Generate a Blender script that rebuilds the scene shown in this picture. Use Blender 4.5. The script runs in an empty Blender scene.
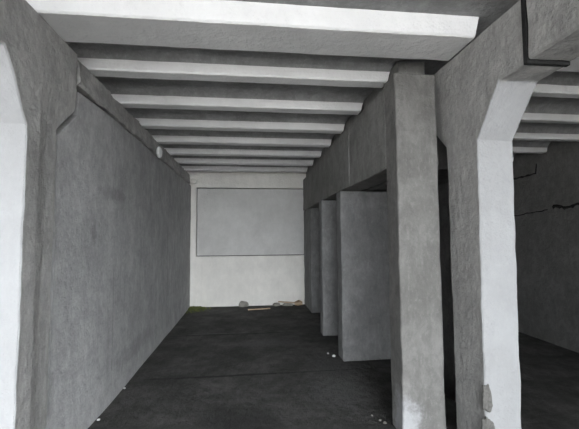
import bpy, bmesh, math, random
from mathutils import Vector, Matrix, noise
random.seed(7)
S = bpy.context.scene
COL = S.collection

# ------------------------------------------------------------------ helpers
def link(o, parent=None, label=None, cat=None, group=None, kind=None):
    COL.objects.link(o)
    if parent: o.parent = parent
    if label: o['label'] = label
    if cat: o['category'] = cat
    if group: o['group'] = group
    if kind or cat: o['kind'] = kind or 'thing'
    return o

def prism(bm, poly, axis, a, b):
    """extrude a closed 2-D outline along an axis; axis 'x' -> outline is (y,z), 'y' -> (x,z), 'z' -> (x,y)"""
    def P(p, t):
        return {'x': (t, p[0], p[1]), 'y': (p[0], t, p[1]), 'z': (p[0], p[1], t)}[axis]
    v0 = [bm.verts.new(P(p, a)) for p in poly]
    v1 = [bm.verts.new(P(p, b)) for p in poly]
    n = len(poly)
    fs = [bm.faces.new(v0), bm.faces.new(v1[::-1])]
    for i in range(n):
        j = (i+1) % n
        fs.append(bm.faces.new((v0[j], v0[i], v1[i], v1[j])))
    return fs

def box(bm, x0, x1, y0, y1, z0, z1):
    return prism(bm, [(x0, y0), (x1, y0), (x1, y1), (x0, y1)], 'z', z0, z1)

def cut(bm, sx, sy, sz):
    bmesh.ops.recalc_face_normals(bm, faces=bm.faces[:])
    for ax, st in enumerate((sx, sy, sz)):
        if not st: continue
        lo = min(v.co[ax] for v in bm.verts); hi = max(v.co[ax] for v in bm.verts)
        k = max(1, round((hi-lo)/st)); d = (hi-lo)/k
        for i in range(1, k):
            co = [0, 0, 0]; co[ax] = lo+i*d+1e-4; no = [0, 0, 0]; no[ax] = 1
            bmesh.ops.bisect_plane(bm, geom=bm.verts[:]+bm.edges[:]+bm.faces[:], plane_co=co, plane_no=no, dist=1e-5)

def rough(bm, amp=.004, scale=7., seed=0., fine=.0015):
    """worn, hand-trowelled surface: push every vertex by smooth noise"""
    off = Vector((seed*3.1, seed*1.7, seed*.9))
    for v in bm.verts:
        n = noise.noise_vector(v.co*scale+off)*amp + noise.noise_vector(v.co*scale*4+off)*fine
        v.co += n

def bevel_sharp(bm, w, ang=35, seg=2):
    bmesh.ops.recalc_face_normals(bm, faces=bm.faces[:])
    es = [e for e in bm.edges if len(e.link_faces) == 2 and e.calc_face_angle(0) > math.radians(ang)]
    if es: bmesh.ops.bevel(bm, geom=es, offset=w, segments=seg, affect='EDGES', profile=.5, clamp_overlap=True)

def make(name, bm, mats, parent=None, pick=None, **k):
    bmesh.ops.recalc_face_normals(bm, faces=bm.faces[:])
    big = [f for f in bm.faces if len(f.verts) > 4]
    if big: bmesh.ops.triangulate(bm, faces=big)
    bm.normal_update()
    me = bpy.data.meshes.new(name)
    if pick:
        for f in bm.faces: f.material_index = pick(f)
    bm.to_mesh(me); bm.free()
    for m in (mats if isinstance(mats, (list, tuple)) else [mats]): me.materials.append(m)
    return link(bpy.data.objects.new(name, me), parent, **k)

# ------------------------------------------------------------------ materials
def concrete(name, c0, c1, streak=.5, stain=.4, dark=.45, bump=.35, rgh=.9, sc=1.0, blobs=(), speck=.0, mott=1.):
    """mottled concrete or limewash: cloudy tone, drips running down, stains, pores"""
    m = bpy.data.materials.new(name); m.use_nodes = True
    nt = m.node_tree; N = nt.nodes; L = nt.links; N.clear()
    out = N.new('ShaderNodeOutputMaterial'); bs = N.new('ShaderNodeBsdfPrincipled')
    L.new(bs.outputs[0], out.inputs[0]); bs.inputs['Roughness'].default_value = rgh
    bs.inputs['Specular IOR Level'].default_value = .25
    geo = N.new('ShaderNodeNewGeometry')
    def mp(s):
        a = N.new('ShaderNodeMapping'); a.inputs['Scale'].default_value = s
        L.new(geo.outputs['Position'], a.inputs['Vector']); return a.outputs[0]
    def nz(s, scale, det=6, ro=.6, dist=0.):
        t = N.new('ShaderNodeTexNoise'); t.inputs['Scale'].default_value = scale*sc
        t.inputs['Detail'].default_value = det; t.inputs['Roughness'].default_value = ro
        t.inputs['Distortion'].default_value = dist
        L.new(mp(s), t.inputs['Vector']); return t.outputs['Fac']
    def ramp(v, a, b, x=0., y=1.):
        r = N.new('ShaderNodeMapRange'); r.inputs[1].default_value = a; r.inputs[2].default_value = b
        r.inputs[3].default_value = x; r.inputs[4].default_value = y; r.clamp = True
        r.interpolation_type = 'SMOOTHSTEP'
        L.new(v, r.inputs[0]); return r.outputs[0]
    def mix(f, a, b, bt='MIX'):
        x = N.new('ShaderNodeMix'); x.data_type = 'RGBA'; x.blend_type = bt
        for s, v in ((0, f), (6, a), (7, b)):
            if hasattr(v, 'links') or hasattr(v, 'is_linked'): L.new(v, x.inputs[s])
            elif s == 0: x.inputs[0].default_value = v
            else: x.inputs[s].default_value = (*v, 1)
        return x.outputs[2]
    def mul(a, b):
        x = N.new('ShaderNodeMath'); x.operation = 'MULTIPLY'
        for i, v in enumerate((a, b)):
            if hasattr(v, 'is_linked'): L.new(v, x.inputs[i])
            else: x.inputs[i].default_value = v
        return x.outputs[0]
    base = mix(ramp(nz((1, 1, 1), 1.7), .3, .7), c0, c1)
    base = mix(mul(ramp(nz((1, 1, .7), 7, 9, .75, .4),   .35, .65), .55*mott), base, tuple(c*.62 for c in c0))
    base = mix(mul(ramp(nz((1, 1, .5), 34, 5, .7), .5, .72), .28*mott), base, tuple(min(.9, c*1.4) for c in c1))
    d = tuple(c*dark for c in c0); hi = tuple(min(.9, c*1.35) for c in c1)
    base = mix(mul(ramp(nz((1, 1, .12), 9, 4), .52, .75), streak), base, d)
    base = mix(mul(ramp(nz((1, 1, .2), 16, 3), .55, .8), streak*.6), base, hi)
    base = mix(mul(ramp(nz((1, 1, 1), 2.6, 8, .7, .6), .55, .75), stain), base, d)
    base = mix(mul(ramp(nz((1, 1, 1), 28, 3), .62, .75), stain*.45), base, d)
    if speck: base = mix(mul(ramp(nz((1, 1, 1), 60, 2), .66, .72), speck), base, hi)
    for (c, r, amt, bc) in blobs:       # a stain or patch of its own shape, at its own place
        a = N.new('ShaderNodeVectorMath'); a.operation = 'SUBTRACT'; L.new(geo.outputs['Position'], a.inputs[0]); a.inputs[1].default_value = c
        b = N.new('ShaderNodeVectorMath'); b.operation = 'DIVIDE'; L.new(a.outputs[0], b.inputs[0]); b.inputs[1].default_value = r
        ln = N.new('ShaderNodeVectorMath'); ln.operation = 'LENGTH'; L.new(b.outputs[0], ln.inputs[0])
        w = N.new('ShaderNodeMath'); w.operation = 'ADD'; L.new(ln.outputs['Value'], w.inputs[0])
        w2 = mul(nz((1, 1, 1), 11, 6, .7), 1.6); L.new(w2, w.inputs[1])
        base = mix(mul(ramp(w.outputs[0], 1.05, 1.75, 1, 0), amt), base, bc)
    L.new(base, bs.inputs['Base Color'])
    bp = N.new('ShaderNodeBump'); bp.inputs['Strength'].default_value = min(1, bump*1.7); bp.inputs['Distance'].default_value = .06
    s = N.new('ShaderNodeMath'); s.operation = 'ADD'
    L.new(mul(nz((1, 1, 1), 14, 8, .65), .6), s.inputs[0]); L.new(mul(nz((1, 1, .7), 38, 5, .6), .16), s.inputs[1])
    L.new(s.outputs[0], bp.inputs['Height']); L.new(bp.outputs[0], bs.inputs['Normal'])
    return m

def grey(v, w=0.): return (v*(1+w*.5), v, v*(1-w))
GREY  = concrete('grey_cement_plaster', grey(.37, .03), grey(.48, .03), .35, .35, .6)
LEFTW = concrete('left_wall_cement', grey(.37), grey(.47), .35, .35, .6, blobs=[
    ((-1.325, 3.75, 2.02), (.3, .55, .10), .35, grey(.13)), ((-1.325, 3.3, 1.62), (.3, .10, .12), .4, grey(.12)),
    ((-1.325, 4.6, .32), (.3, 1.3, .16), .35, grey(.12)), ((-1.325, 3.75, .7), (.3, .012, 1.1), .5, grey(.16)), ((-1.325, 6.1, 1.2), (.3, .02, 1.3), .5, grey(.16)), ((-1.325, 5.2, .05), (.3, 2.6, .10), .4, grey(.42))])
WHITE = concrete('white_limewash', grey(.33, -.01), grey(.37, -.02), .10, .14, .75, .3, mott=.22)
RIBW  = concrete('ceiling_limewash', grey(.80), grey(.88), .05, .14, .65, .3, mott=.15)
SLAB  = concrete('slab_limewash_cove_shade', grey(.30), grey(.38), .0, .3, .6, .35)
BACKW = concrete('back_wall_limewash', grey(.68, .05), grey(.77, .05), .12, .22, .7, .25, mott=.3)
PANEL = concrete('filled_opening_plaster', grey(.53, .02), grey(.62, .02), .1, .3, .75, .25, mott=.3)
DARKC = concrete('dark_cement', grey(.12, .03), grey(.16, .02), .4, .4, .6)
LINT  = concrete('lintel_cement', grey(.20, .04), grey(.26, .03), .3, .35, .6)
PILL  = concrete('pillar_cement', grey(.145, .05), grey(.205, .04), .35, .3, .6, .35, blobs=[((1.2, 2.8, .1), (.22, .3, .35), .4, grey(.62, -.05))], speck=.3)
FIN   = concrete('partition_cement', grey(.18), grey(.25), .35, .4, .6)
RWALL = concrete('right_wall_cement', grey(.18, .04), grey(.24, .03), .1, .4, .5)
FLOOR = concrete('dusty_dark_floor', grey(.042, .04), grey(.105, .04), .0, .7, .5, .7, .9, blobs=[
    ((-1.15, 8.1, 0), (.35, .35, .3), .8, (.10, .12, .045)), ((1.0, 4.2, 0), (.45, 1.3, .3), .35, grey(.16)), ((-.1, 3.2, 0), (.5, .4, .3), .5, grey(.035)), ((.3, 5.5, 0), (.7, .25, .3), .4, grey(.12)), ((-.3, 4.28, 0), (1.3, .028, .3), .9, grey(.018)), ((.4, 4.30, 0), (2.2, .02, .3), .6, grey(.02)), ((0, 6.06, 0), (1.8, .035, .3), .8, grey(.02)), ((-.5, 6.13, 0), (.9, .05, .3), .4, grey(.15)), ((.9, 3.7, 0), (.5, .5, .3), .35, grey(.14))])
YARD  = concrete('pale_yard_concrete', grey(.36), grey(.42), .0, .3, .6)
EXPO  = concrete('exposed_aggregate', grey(.16, .06), grey(.24, .06), .1, .4, .6, .8, sc=3)
DARK  = concrete('dark_crack_joint_shade', grey(.02), grey(.03), .0, .0, .6)
CRUMB = concrete('pale_crumb', grey(.5), grey(.7), .0, .3, .6)
RUB   = concrete('grey_rubble', grey(.2, .08), grey(.32, .1), .0, .4, .6, sc=3)
LEDGE = concrete('lumpy_ledge_cement', grey(.38, .03), grey(.56, .03), .2, .5, .5, .9, sc=1.3)
LAMPW = concrete('white_glazed', grey(.86), grey(.88), .0, .0, .8, .05, .3)
MOSS  = concrete('moss', (.10, .12, .04), (.18, .19, .07), .0, .4, .5, .9, sc=3)
WOOD  = concrete('weathered_wood', (.42, .30, .20), (.62, .48, .36), .3, .4, .5, .4, sc=2)

def bas(f): return 1 if f.normal.y < -.45 and f.calc_center_median().y > 2.05 else 0     # the faces limewashed white look towards the yard

# ------------------------------------------------------------------ the setting
H = 1.60                      # eye height; rel z + H = absolute z
ZR, ZS = 3.05, 3.205          # underside of the ribs, underside of the slab
SIDE = -.27                   # the side hall lies lower
# floor slabs with joints
bm = bmesh.new()
ys = [-3.4, -2.74, -.98, .78, 2.54, 4.30, 6.06, 7.82, 10.4]
g = 0
for a, b in zip(ys, ys[1:]):
    for xa, xb in ((-4.6, 1.96), (1.96, 5.4)):
        top = SIDE if xa > 1.9 else 0
        box(bm, xa+g, xb-g, a+g, b-g, top-.12, top)
cut(bm, .14, .14, 0)
rough(bm, .004, 3.0, 3, .001)
box(bm, -4.7, 1.945, -3.42, 10.5, -.6, -.02); box(bm, 1.945, 5.5, -3.42, 10.5, -.6, SIDE-.02)
make('floor', bm, FLOOR, kind='structure', label='dark dusty concrete floor with cross joints')
bm = bmesh.new(); box(bm, -30, 30, -45, -3.43, -.6, -.03)
box(bm, -30, -4.72, -3.43, 20, -.6, -.03)
make('floor_yard', bm, YARD, kind='structure', label='pale concrete yard around the open sides of the building')

bm = bmesh.new(); box(bm, -4.7, 5.5, -3.4, 10.5, ZS, ZS+.2); cut(bm, .2, .2, 0); rough(bm, .004, 2, 5, .001)
make('ceiling', bm, SLAB, kind='structure', label='greyish whitewashed concrete roof slab above the ribs')

# left wall: panels whose near edge follows the column's back haunch
bm = bmesh.new()
XW = -1.325
zt = 1.16+H
prism(bm, [(2.73, 0), (8.45, 0), (8.45, zt), (2.99, zt), (2.99, 2.565), (2.755, 2.34)], 'x', -1.62, XW)
cut(bm, 0, .09, .09); rough(bm, .006, 2.2, 1, .0012)
for v in bm.verts:
    if v.co.x > -1.4: v.co.x -= .055*max(0, min(1, (3.75-v.co.y)/1.0))**1.6
make('wall_left', bm, LEFTW, kind='structure', label='grey cement wall panels along the left of the corridor')

# back wall, filled opening outlined by a groove
bm = bmesh.new()
px0, px1, pz0, pz1 = -1.20, 1.36, .0, .0
pz0, pz1 = H-.055*8.4, H+.1335*8.4
Yb = 8.42
for r in ((-1.62, px0, 0, 3.2), (px1, 2.7, 0, 3.2), (px0, px1, 0, pz0), (px0, px1, pz1, 3.2)):
    box(bm, r[0], r[1], Yb, Yb+.3, r[2], r[3])
cut(bm, .1, 0, .1); rough(bm, .005, 2.2, 2, .001)
wb = make('wall_back', bm, BACKW, kind='structure', label='whitewashed end wall of the corridor')
bm = bmesh.new(); box(bm, px0+.022, px1-.02, Yb+.014, Yb+.2, pz0+.022, pz1-.022); cut(bm, .1, 0, .1); rough(bm, .003, 2.5, 9, .001)
make('filled_panel', bm, PANEL, wb, label='bluish grey rectangular filled opening')
bm = bmesh.new(); box(bm, px0-.05, px1+.05, Yb+.12, Yb+.26, pz0-.05, pz1+.05)
make('panel_groove', bm, DARKC, wb, label='dark groove around the filled opening')

# right-hand side hall
bm = bmesh.new(); box(bm, 5.15, 5.5, -3.4, 10.5, -.3, 3.2); cut(bm, 0, .15, .15); rough(bm, .012, 1.6, 4, .003)
wr = make('wall_right', bm, RWALL, kind='structure', label='dark cement wall of the side hall, cracked')
bm = bmesh.new(); prism(bm, [(2.70, 0), (8.40, 0), (8.40, ZR-.02), (2.96, ZR-.02), (2.96, 2.5), (2.70, 2.3)], 'x', -1.75, -1.69)  # added backing: stops light leaking through the gaps around the left wall
make('wall_left_backing', bm, DARKC, kind='structure', label='added dark backing behind the left corridor wall, blocking light')
def crack(pts, w):
    bm = bmesh.new(); pr = None
    for i, (y, z) in enumerate(pts):
        ww = w*(.6+.8*random.random())
        a = [bm.verts.new((5.131+dx, y, z+s*ww)) for s, dx in ((-1, .02), (0, 0), (1, .02))]
        if pr:
            for k in range(2): bm.faces.new((pr[k], pr[k+1], a[k+1], a[k]))
        pr = a
    make('crack', bm, DARK, wr, label='dark jagged crack')
def rw(x, y):   # a point of the side hall's wall seen along a sight line of the photo
    v = ray(x, y); t = 5.15/v.x; return (v.y*t, v.z*t+H)
F, CX, CY = 360., 289.5, 214.5
Yv = Vector(((249-CX)/F, 1, -(236-CY)/F)).normalized()
Zv = (Vector((0, 0, 1))-Yv*Yv.z).normalized(); Xv = Yv.cross(Zv)
M = Matrix((Xv, Yv, Zv))
def ray(x, y): return M @ Vector(((x-CX)/F, 1, -(y-CY)/F))
def wob(pts, n=5, a=.018):
    o = []
    for p, q in zip(pts, pts[1:]):
        for i in range(n):
            t = i/n; o.append((p[0]+(q[0]-p[0])*t, p[1]+(q[1]-p[1])*t+random.uniform(-a, a)))
    o.append(pts[-1]); return o
crack(wob([rw(508, 180), rw(522, 177), rw(536, 173), rw(537, 164)], 5, .01), .016)
crack(wob([rw(510, 216), rw(530, 213), rw(548, 210)], 6), .008)
crack(wob([rw(553, 206), rw(566, 208), rw(580, 204), rw(600, 200)], 6), .03)
bm = bmesh.new(); box(bm, 1.9, 5.15, 9.9, 10.3, -.3, 3.2)
make('wall_side_hall', bm, RWALL, kind='structure', label='far end wall of the dark side hall')
bm = bmesh.new(); box(bm, -4.7, -4.4, -1.5, 8.45, 0, 3.2)  # added out of view to cut side light on the left column
make('wall_outer_left_blocker', bm, GREY, kind='structure', label='added unseen wall left of the bay, holding back side light')
bm = bmesh.new(); box(bm, -4.4, -1.63, 8.42, 8.7, 0, 3.2)
make('wall_rear_left', bm, GREY, kind='structure', label='rear wall of the bay to the left')
FX0 = 3.9
bm = bmesh.new(); box(bm, FX0, 5.5, -3.7, -3.42, -.3, 3.2)  # added behind the camera, width set to limit side hall light
make('wall_front_blocker', bm, GREY, kind='structure', label='added unseen front wall keeping light out of the side hall')

# ------------------------------------------------------------------ haunched columns
def column(side, xin, xout, label):
    bm = bmesh.new()
    f, b = (2.417, 2.816) if side > 0 else (2.325, 2.69)
    poly = [(f+.035, 0), (f, 2.285), (2.165, 2.625), (1.95, 2.625), (1.95, ZR-.004), (3.05, ZR-.004), (3.05, 2.53),
            (2.83, 2.33), (b, 0)]
    if side < 0: poly = [(f-.02, 0), (f, 2.29), (2.10, 2.67), (1.75, 2.67), (1.75, ZR-.004), (2.94, ZR-.004), (2.94, 2.585), (2.71, 2.375), (b, 0)]
    prism(bm, poly, 'x', xin, xout)
    bevel_sharp(bm, .008, 40, 1)
    cut(bm, .06, .06, .06)
    if side < 0:      # the inner face is dressed back towards the wall
        for v in bm.verts:
            if v.co.x > xin-.02:
                v.co.x -= .018*max(0., min(1., (v.co.y-2.46)/.10))*max(0., min(1., (2.75-v.co.z)/.4))
    for v in bm.verts:   # slight batter: wider at the foot
        if abs(v.co.x-xout) < .02: v.co.x += (.02 if side < 0 else 0)*side*max(0, 1-v.co.z/1.4)
    rough(bm, .006, 6, 11+side, .0022)
    return make('haunched_column', bm, [GREY, WHITE], pick=bas, label=label, cat='column')
cr = column(1, 1.655, 1.935, 'right haunched concrete column with white front face and grey inner side')
cl = column(-1, -1.347, -1.68, 'left haunched concrete column with white front face, at the left edge of the view')
# places where the limewash has come off the right column
def flake(pts, name_lab, yy=2.44):
    bm = bmesh.new()
    c = Vector((sum(p[0] for p in pts)/len(pts), sum(p[1] for p in pts)/len(pts)))
    N_ = 28; ring = []
    n = len(pts)
    for k in range(N_):
        t = k/N_*n; i = int(t); u = t-i; a = Vector(pts[i % n]); b = Vector(pts[(i+1) % n]); q = a.lerp(b, u)
        q += (q-c)*random.uniform(-.07, .07); ring.append(q)
    o = [bm.verts.new((q.x, yy, q.y)) for q in ring]
    m_ = [bm.verts.new((c.x+(q.x-c.x)*.9, yy-.005, c.y+(q.y-c.y)*.93)) for q in ring]
    i_ = [bm.verts.new((c.x+(q.x-c.x)*.5, yy-.006+random.uniform(-.002, .002), c.y+(q.y-c.y)*.5)) for q in ring]
    back = [bm.verts.new((q.x, yy+.01, q.y)) for q in ring]
    for A, B in ((back, o), (o, m_), (m_, i_)):
        for k in range(N_):
            bm.faces.new((A[k], A[(k+1) % N_], B[(k+1) % N_], B[k]))
    bm.faces.new(i_); bm.faces.new(back[::-1])
    make('exposed_patch', bm, EXPO, cr, label=name_lab)
def fp(x, y):
    v = ray(x, y); t = 2.44/v.y; return (v.x*t, v.z*t+H)
flake([fp(483.2, 386), fp(488.5, 384.5), fp(491, 391), fp(493, 406), fp(490, 413), fp(483, 409)], 'upper grey patch where the white coat has come off')
flake([fp(482, 420), fp(487, 417), fp(493, 422), fp(496, 432), fp(493, 452), fp(482, 450)], 'lower grey patch where the white coat has come off')

bm = bmesh.new(); box(bm, 1.652, 1.936, 1.922, 1.95, 2.622, ZR-.01)  # near-black block paints the shade inside the open joint
make('joint_shade_block', bm, DARK, cr, label='dark block standing in for the shade in the open joint beside the column head')
# next girder pieces, towards the yard, across an open joint
def girder(x0, x1, y0, y1, z0, z1, mat, name, label, seed, cat='beam', step=.07):
    bm = bmesh.new(); box(bm, min(x0, x1), max(x0, x1), y0, y1, z0, z1)
    bevel_sharp(bm, .012, 40, 1); cut(bm, step, step, step); rough(bm, .006, 7, seed, .0035)
    return make(name, bm, mat, label=label, cat=cat)
girder(1.655, 1.935, -3.38, 1.92, 2.64, ZR-.004, GREY, 'longitudinal_girder', 'rough concrete girder piece at the top right, beyond the open joint from the column head', 21)
girder(-1.375, -1.68, -3.38, 1.725, 2.68, ZR-.004, GREY, 'longitudinal_girder', 'concrete girder piece at the top left corner, in front of the left column head', 22)
girder(1.655, 1.935, 3.07, 8.41, 2.62, ZR-.004, GREY, 'longitudinal_girder', 'concrete girder between the corridor and the dark side hall, behind the right column', 23, step=.14)
for x0, x1, zz, lb in ((1.655, 1.935, 2.625, 'right'), (-1.68, -1.375, 2.66, 'left')):
    bm = bmesh.new(); box(bm, x0, x1, -3.38, -3.0, 0, zz); bevel_sharp(bm, .012); cut(bm, .1, .1, .1); rough(bm, .005, 6, 3)
    make('front_pier', bm, [GREY, WHITE], label=f'{lb} square concrete pier at the open front, behind the viewer', cat='pillar')
# ledge over the left wall
bm = bmesh.new()
prism(bm, [(-1.372, ZR-.024), (-1.366, ZR-.09), (-1.338, zt+.075), (-1.348, zt+.05), (-1.59, zt+.045), (-1.59, ZR-.024)], 'y', 2.985, 8.40)
cut(bm, .08, .045, .045); rough(bm, .020, 7, 8, .010)
make('wall_top_beam', bm, LEDGE, label='rough lumpy concrete beam on top of the left corridor wall', cat='beam')

# ------------------------------------------------------------------ ceiling ribs
def rib(x0, x1, yf, yb, label, group, seed, name='ceiling_rib', flare=.03, step=.09, mats=RIBW, z0=ZR):
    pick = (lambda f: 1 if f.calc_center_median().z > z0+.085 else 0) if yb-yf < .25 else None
    mats = [RIBW, SLAB]  # darker second tone paints the shade on upper ribs and coves
    """tapered rib under the slab: rounded bottom arrises, rounded ends"""
    bm = bmesh.new()
    z1 = ZS-.003 if yb-yf > .3 else ZS+.01
    if yb-yf < .25:     # narrow ribs run into the slab with a wide hollow cove on both sides
        h = ZS-z0
        cove = [(.0, .42), (.012, .58), (.035, .74), (.07, .88), (.12, .97), (.16, 1.0)]
        poly = [(yf-.165, z1)] + [(yf-dy, z0+h*t) for dy, t in cove[::-1]] + [(yf, z0+.012), (yf+.012, z0), (yb-.012, z0), (yb, z0+.012)] \
             + [(yb+dy*.8, z0+h*t) for dy, t in cove] + [(yb+.14, z1)]
    else: poly = [(yf-flare*.6, z1), (yf-flare*.35, z1-.02), (yf, z0+.012), (yf+.012, z0), (yb-.012, z0), (yb, z0+.012), (yb+flare, z1-.02), (yb+flare*1.4, z1)]
    prism(bm, poly, 'x', x0, x1)
    cut(bm, step, 0, .05 if yb-yf > .2 else 0)
    for v in bm.verts:
        for e, s in ((x0, 1), (x1, -1)):
            if abs(v.co.x-e) < 1e-4: v.co.x += s*.03*max(0, (1-(v.co.z-z0)/.15))
    off = Vector((seed*5.3, seed*2.1, 0))
    for v in bm.verts:
        if v.co.z < ZS: 
            v.co += noise.noise_vector(Vector((v.co.x*1.3, 0, 0))+off)*.004 + noise.noise_vector(v.co*9+off)*.0025
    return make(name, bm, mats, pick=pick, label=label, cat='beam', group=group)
ORD = ['first', 'second', 'third', 'fourth', 'fifth', 'sixth', 'seventh']
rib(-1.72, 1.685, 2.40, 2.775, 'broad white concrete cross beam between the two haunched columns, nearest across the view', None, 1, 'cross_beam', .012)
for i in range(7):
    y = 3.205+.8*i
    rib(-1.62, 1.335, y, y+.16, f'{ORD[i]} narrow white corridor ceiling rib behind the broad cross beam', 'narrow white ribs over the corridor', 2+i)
bm = bmesh.new(); box(bm, 1.35, 1.60, 3.06, 8.40, 2.96, ZS-.02); cut(bm, .1, .1, .1); rough(bm, .006, 5, 14, .003)
make('bearing_beam', bm, LINT, label='dark bearing beam under the roof slab, carrying the right ends of the corridor ribs', cat='beam')
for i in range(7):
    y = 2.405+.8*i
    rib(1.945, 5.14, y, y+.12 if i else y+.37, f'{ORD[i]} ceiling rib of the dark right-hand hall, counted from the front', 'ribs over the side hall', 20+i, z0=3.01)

# ------------------------------------------------------------------ pillar, lintels and partitions
bm = bmesh.new()
prism(bm, [(1.205, 2.80), (1.56, 2.80), (1.56, 3.03), (1.20, 3.03)], 'z', 0, 2.95)
bevel_sharp(bm, .014, 40, 2); cut(bm, .06, .06, .07); rough(bm, .006, 5, 31, .002)
for v in bm.verts:
    if v.co.z > 2.87 and v.co.x < 1.26: v.co.x -= .008
make('square_pillar', bm, PILL, label='light grey square cement pillar just left of the right haunched column', cat='pillar')
def lintel(y0, y1, x0, label, seed):
    bm = bmesh.new(); box(bm, x0, x0+.30, y0, y1, 2.19, 2.925)
    bevel_sharp(bm, .01, 40, 1); cut(bm, .1, .07, .07); rough(bm, .007, 5, seed, .003)
    for v in bm.verts: v.co.x += .075*max(0, (v.co.y-5)/3.4)
    make('lintel_beam', bm, LINT, label=label, cat='beam', group='lintel beams over the openings')
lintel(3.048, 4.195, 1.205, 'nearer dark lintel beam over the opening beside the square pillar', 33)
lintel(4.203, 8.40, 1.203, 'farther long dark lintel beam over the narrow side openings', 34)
def fin(y0, y1, x0, label, seed, x1=2.27):
    bm = bmesh.new(); box(bm, x0, x1, y0, y1, 0, 2.176)
    bevel_sharp(bm, .012, 40, 1); cut(bm, .09, .08, .09); rough(bm, .007, 4, seed, .003)
    make('partition_wall', bm, FIN, label=label, cat='partition', group='grey partitions along the right side')
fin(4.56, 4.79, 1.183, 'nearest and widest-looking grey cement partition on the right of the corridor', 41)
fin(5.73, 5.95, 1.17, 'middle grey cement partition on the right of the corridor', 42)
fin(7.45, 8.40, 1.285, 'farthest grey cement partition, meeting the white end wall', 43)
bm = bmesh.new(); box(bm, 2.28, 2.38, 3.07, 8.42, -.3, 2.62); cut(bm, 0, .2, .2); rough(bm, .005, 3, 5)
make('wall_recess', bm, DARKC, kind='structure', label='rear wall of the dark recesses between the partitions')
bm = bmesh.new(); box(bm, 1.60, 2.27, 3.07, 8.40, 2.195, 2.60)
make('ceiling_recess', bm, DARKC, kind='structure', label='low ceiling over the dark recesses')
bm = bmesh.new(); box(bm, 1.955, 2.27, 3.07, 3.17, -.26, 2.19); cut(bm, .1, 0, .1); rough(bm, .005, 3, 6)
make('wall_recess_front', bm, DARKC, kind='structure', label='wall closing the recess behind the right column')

# ------------------------------------------------------------------ small things
def blob(name, loc, size, mat, seed, parent=None, sub=2, amp=.35, flat=True, **k):
    bm = bmesh.new(); bmesh.ops.create_icosphere(bm, subdivisions=sub, radius=1)
    off = Vector((seed*2.3, seed*1.1, 0))
    for v in bm.verts:
        v.co *= 1+amp*noise.noise(v.co*1.6+off)
        v.co = Vector((v.co.x*size[0], v.co.y*size[1], v.co.z*size[2]))
        v.co += Vector(loc)
        if flat and v.co.z < .0015: v.co.z = .0015
    return make(name, bm, mat, parent, **k)
# rounded white fitting high on the left wall
v = ray(157.5, 150.5); t = XW/v.x; wy, wz = v.y*t, v.z*t+H
bm = bmesh.new()
bmesh.ops.create_uvsphere(bm, u_segments=20, v_segments=12, radius=1)
for q in bm.verts: q.co = Vector((XW+.03+q.co.x*.04, wy-.02+q.co.y*.08, wz-.03+q.co.z*.085))
make('wall_lamp', bm, LAMPW, label='small rounded white fitting high on the left wall under the ribs', cat='lamp')
# plaster lump at the top left corner of the end wall
v = ray(193, 181.5); t = 8.40/v.y
blob('plaster_lump', (v.x*t, 8.39, v.z*t+H), (.09, .05, .07), BACKW, 4, label='lump of white plaster at the top left corner of the end wall', cat='plaster', flat=False)

def fl(x, y):
    v = ray(x, y); t = -H/v.z; return v.x*t, v.y*t
# wooden slat leaning low at the foot of the end wall
def slat(p, q, w, th, label, mat=WOOD):
    a, b = Vector(p), Vector(q); d = (b-a); L = d.length; bm = bmesh.new()
    box(bm, -L/2, L/2, -w/2, w/2, -th/2, th/2); cut(bm, .06, 0, 0); rough(bm, .003, 12, L, .001)
    rot = Vector((1, 0, 0)).rotation_difference(d.normalized()).to_matrix().to_4x4()
    bm.transform(Matrix.Translation((a+b)/2) @ rot)
    make('wood_slat', bm, mat, label=label, cat='wood')
slat((.66, 8.27, .105), (1.20, 8.22, .06), .05, .02, 'pale wooden slat resting on rubble at the foot of the end wall')
slat((-.02, 7.93, .012), (.46, 8.0, .012), .04, .018, 'thin reddish stick lying flat on the floor near the end wall')
for i, (x, y, sx, sz, m_, lb) in enumerate([
    (1.14, 8.33, .09, .075, WOOD, 'brownish lump of rubble under the right end of the slat'),
    (.88, 8.3, .13, .045, RUB, 'flat grey rubble under the middle of the wooden slat'),
    (-.12, 8.33, .12, .09, RUB, 'grey lump of rubble against the end wall, left of its middle'),
    (.62, 8.33, .09, .05, RUB, 'small stone just left of the wooden slat')]):
    blob('rubble', (x, y, sz*.5), (sx, .05, sz), m_, i+3, label=lb, cat='rubble', group='rubble at the foot of the end wall')
bm = bmesh.new()
for i in range(90):
    x = -1.30+abs(random.gauss(0, .17)); y = 8.36-abs(random.gauss(0, .22)); r = random.uniform(.015, .04)
    s = bmesh.ops.create_icosphere(bm, subdivisions=1, radius=r)
    for q in s['verts']: q.co = Vector((q.co.x+x, q.co.y+y, max(0.002, q.co.z*.8+r*.4)))
make('moss', bm, MOSS, label='olive green moss in the far left floor corner', cat='moss', kind='stuff')
k = 0
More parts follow.
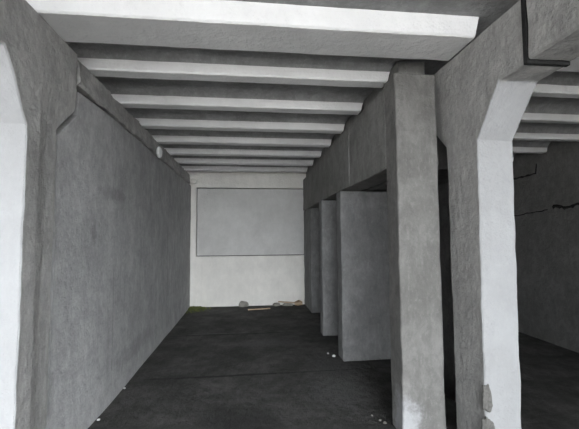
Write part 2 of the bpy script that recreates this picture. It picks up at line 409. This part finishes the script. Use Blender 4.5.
for (x, y, s, lb) in [(123, 389, .013, 'small white crumb at the foot of the left wall, the farther one'), (93.5, 421, .015, 'small white crumb at the foot of the left wall, the nearer one'),
                  (334, 357, .022, 'pale stone at the foot of the nearest partition'), (328, 354, .014, 'tiny pale stone left of the one at the partition foot'),
                  (372, 416, .010, 'grey pebble on the floor left of the square pillar, leftmost'), (380, 421, .012, 'grey pebble on the floor left of the square pillar, middle'),
                  (385, 424, .016, 'grey pebble touching the foot of the square pillar')]:
    X, Y = fl(x, y); k += 1
    if k < 3: X = max(X, XW+.02)
    blob('pebble', (X, Y, s*.6), (s, s*.8, s*.7), CRUMB if k < 5 else RUB, k, label=lb, cat='pebble', group='loose crumbs and pebbles on the floor')

# ------------------------------------------------------------------ light and camera
w = bpy.data.worlds.new('overcast_sky'); S.world = w; w.use_nodes = True
bg = w.node_tree.nodes['Background']; bg.inputs[0].default_value = (.90, .95, 1.0, 1); bg.inputs[1].default_value = 3.0
sl = bpy.data.lights.new('sun', 'SUN'); sl.energy = 46; sl.angle = math.radians(3); sl.color = (1, .97, .93)
so = bpy.data.objects.new('sun', sl); COL.objects.link(so); so.location = (6, -8, 9)
so.rotation_euler = (0, math.radians(38), 0)      # high sun travelling along the facade: it lights the yard, not the hall
hl = bpy.data.lights.new('low_fill_sun', 'SUN'); hl.energy = 20; hl.angle = math.radians(72); hl.color = (.93, .97, 1)
ho = bpy.data.objects.new('low_fill_sun', hl); COL.objects.link(ho); ho.location = (-2, -14, 4)
ho.rotation_euler = Vector((.36, -1, .0)).to_track_quat('Z', 'Y').to_euler()   # added second sun: wide, low fill through the open side
cam = bpy.data.cameras.new('camera'); co = bpy.data.objects.new('camera', cam); COL.objects.link(co)
cam.sensor_width = 36; cam.lens = F/579*36; cam.clip_start = .05
right, fwd, up = M.col[0], M.col[1], M.col[2]
co.matrix_world = Matrix(((right.x, up.x, -fwd.x, 0), (right.y, up.y, -fwd.y, 0), (right.z, up.z, -fwd.z, H), (0, 0, 0, 1)))
S.camera = co
vs = S.view_settings; vs.view_transform = 'Standard'; vs.look = 'None'; vs.exposure = .12; vs.gamma = 1; vs.use_curve_mapping = False
S.cycles.max_bounces = 10; S.cycles.diffuse_bounces = 7
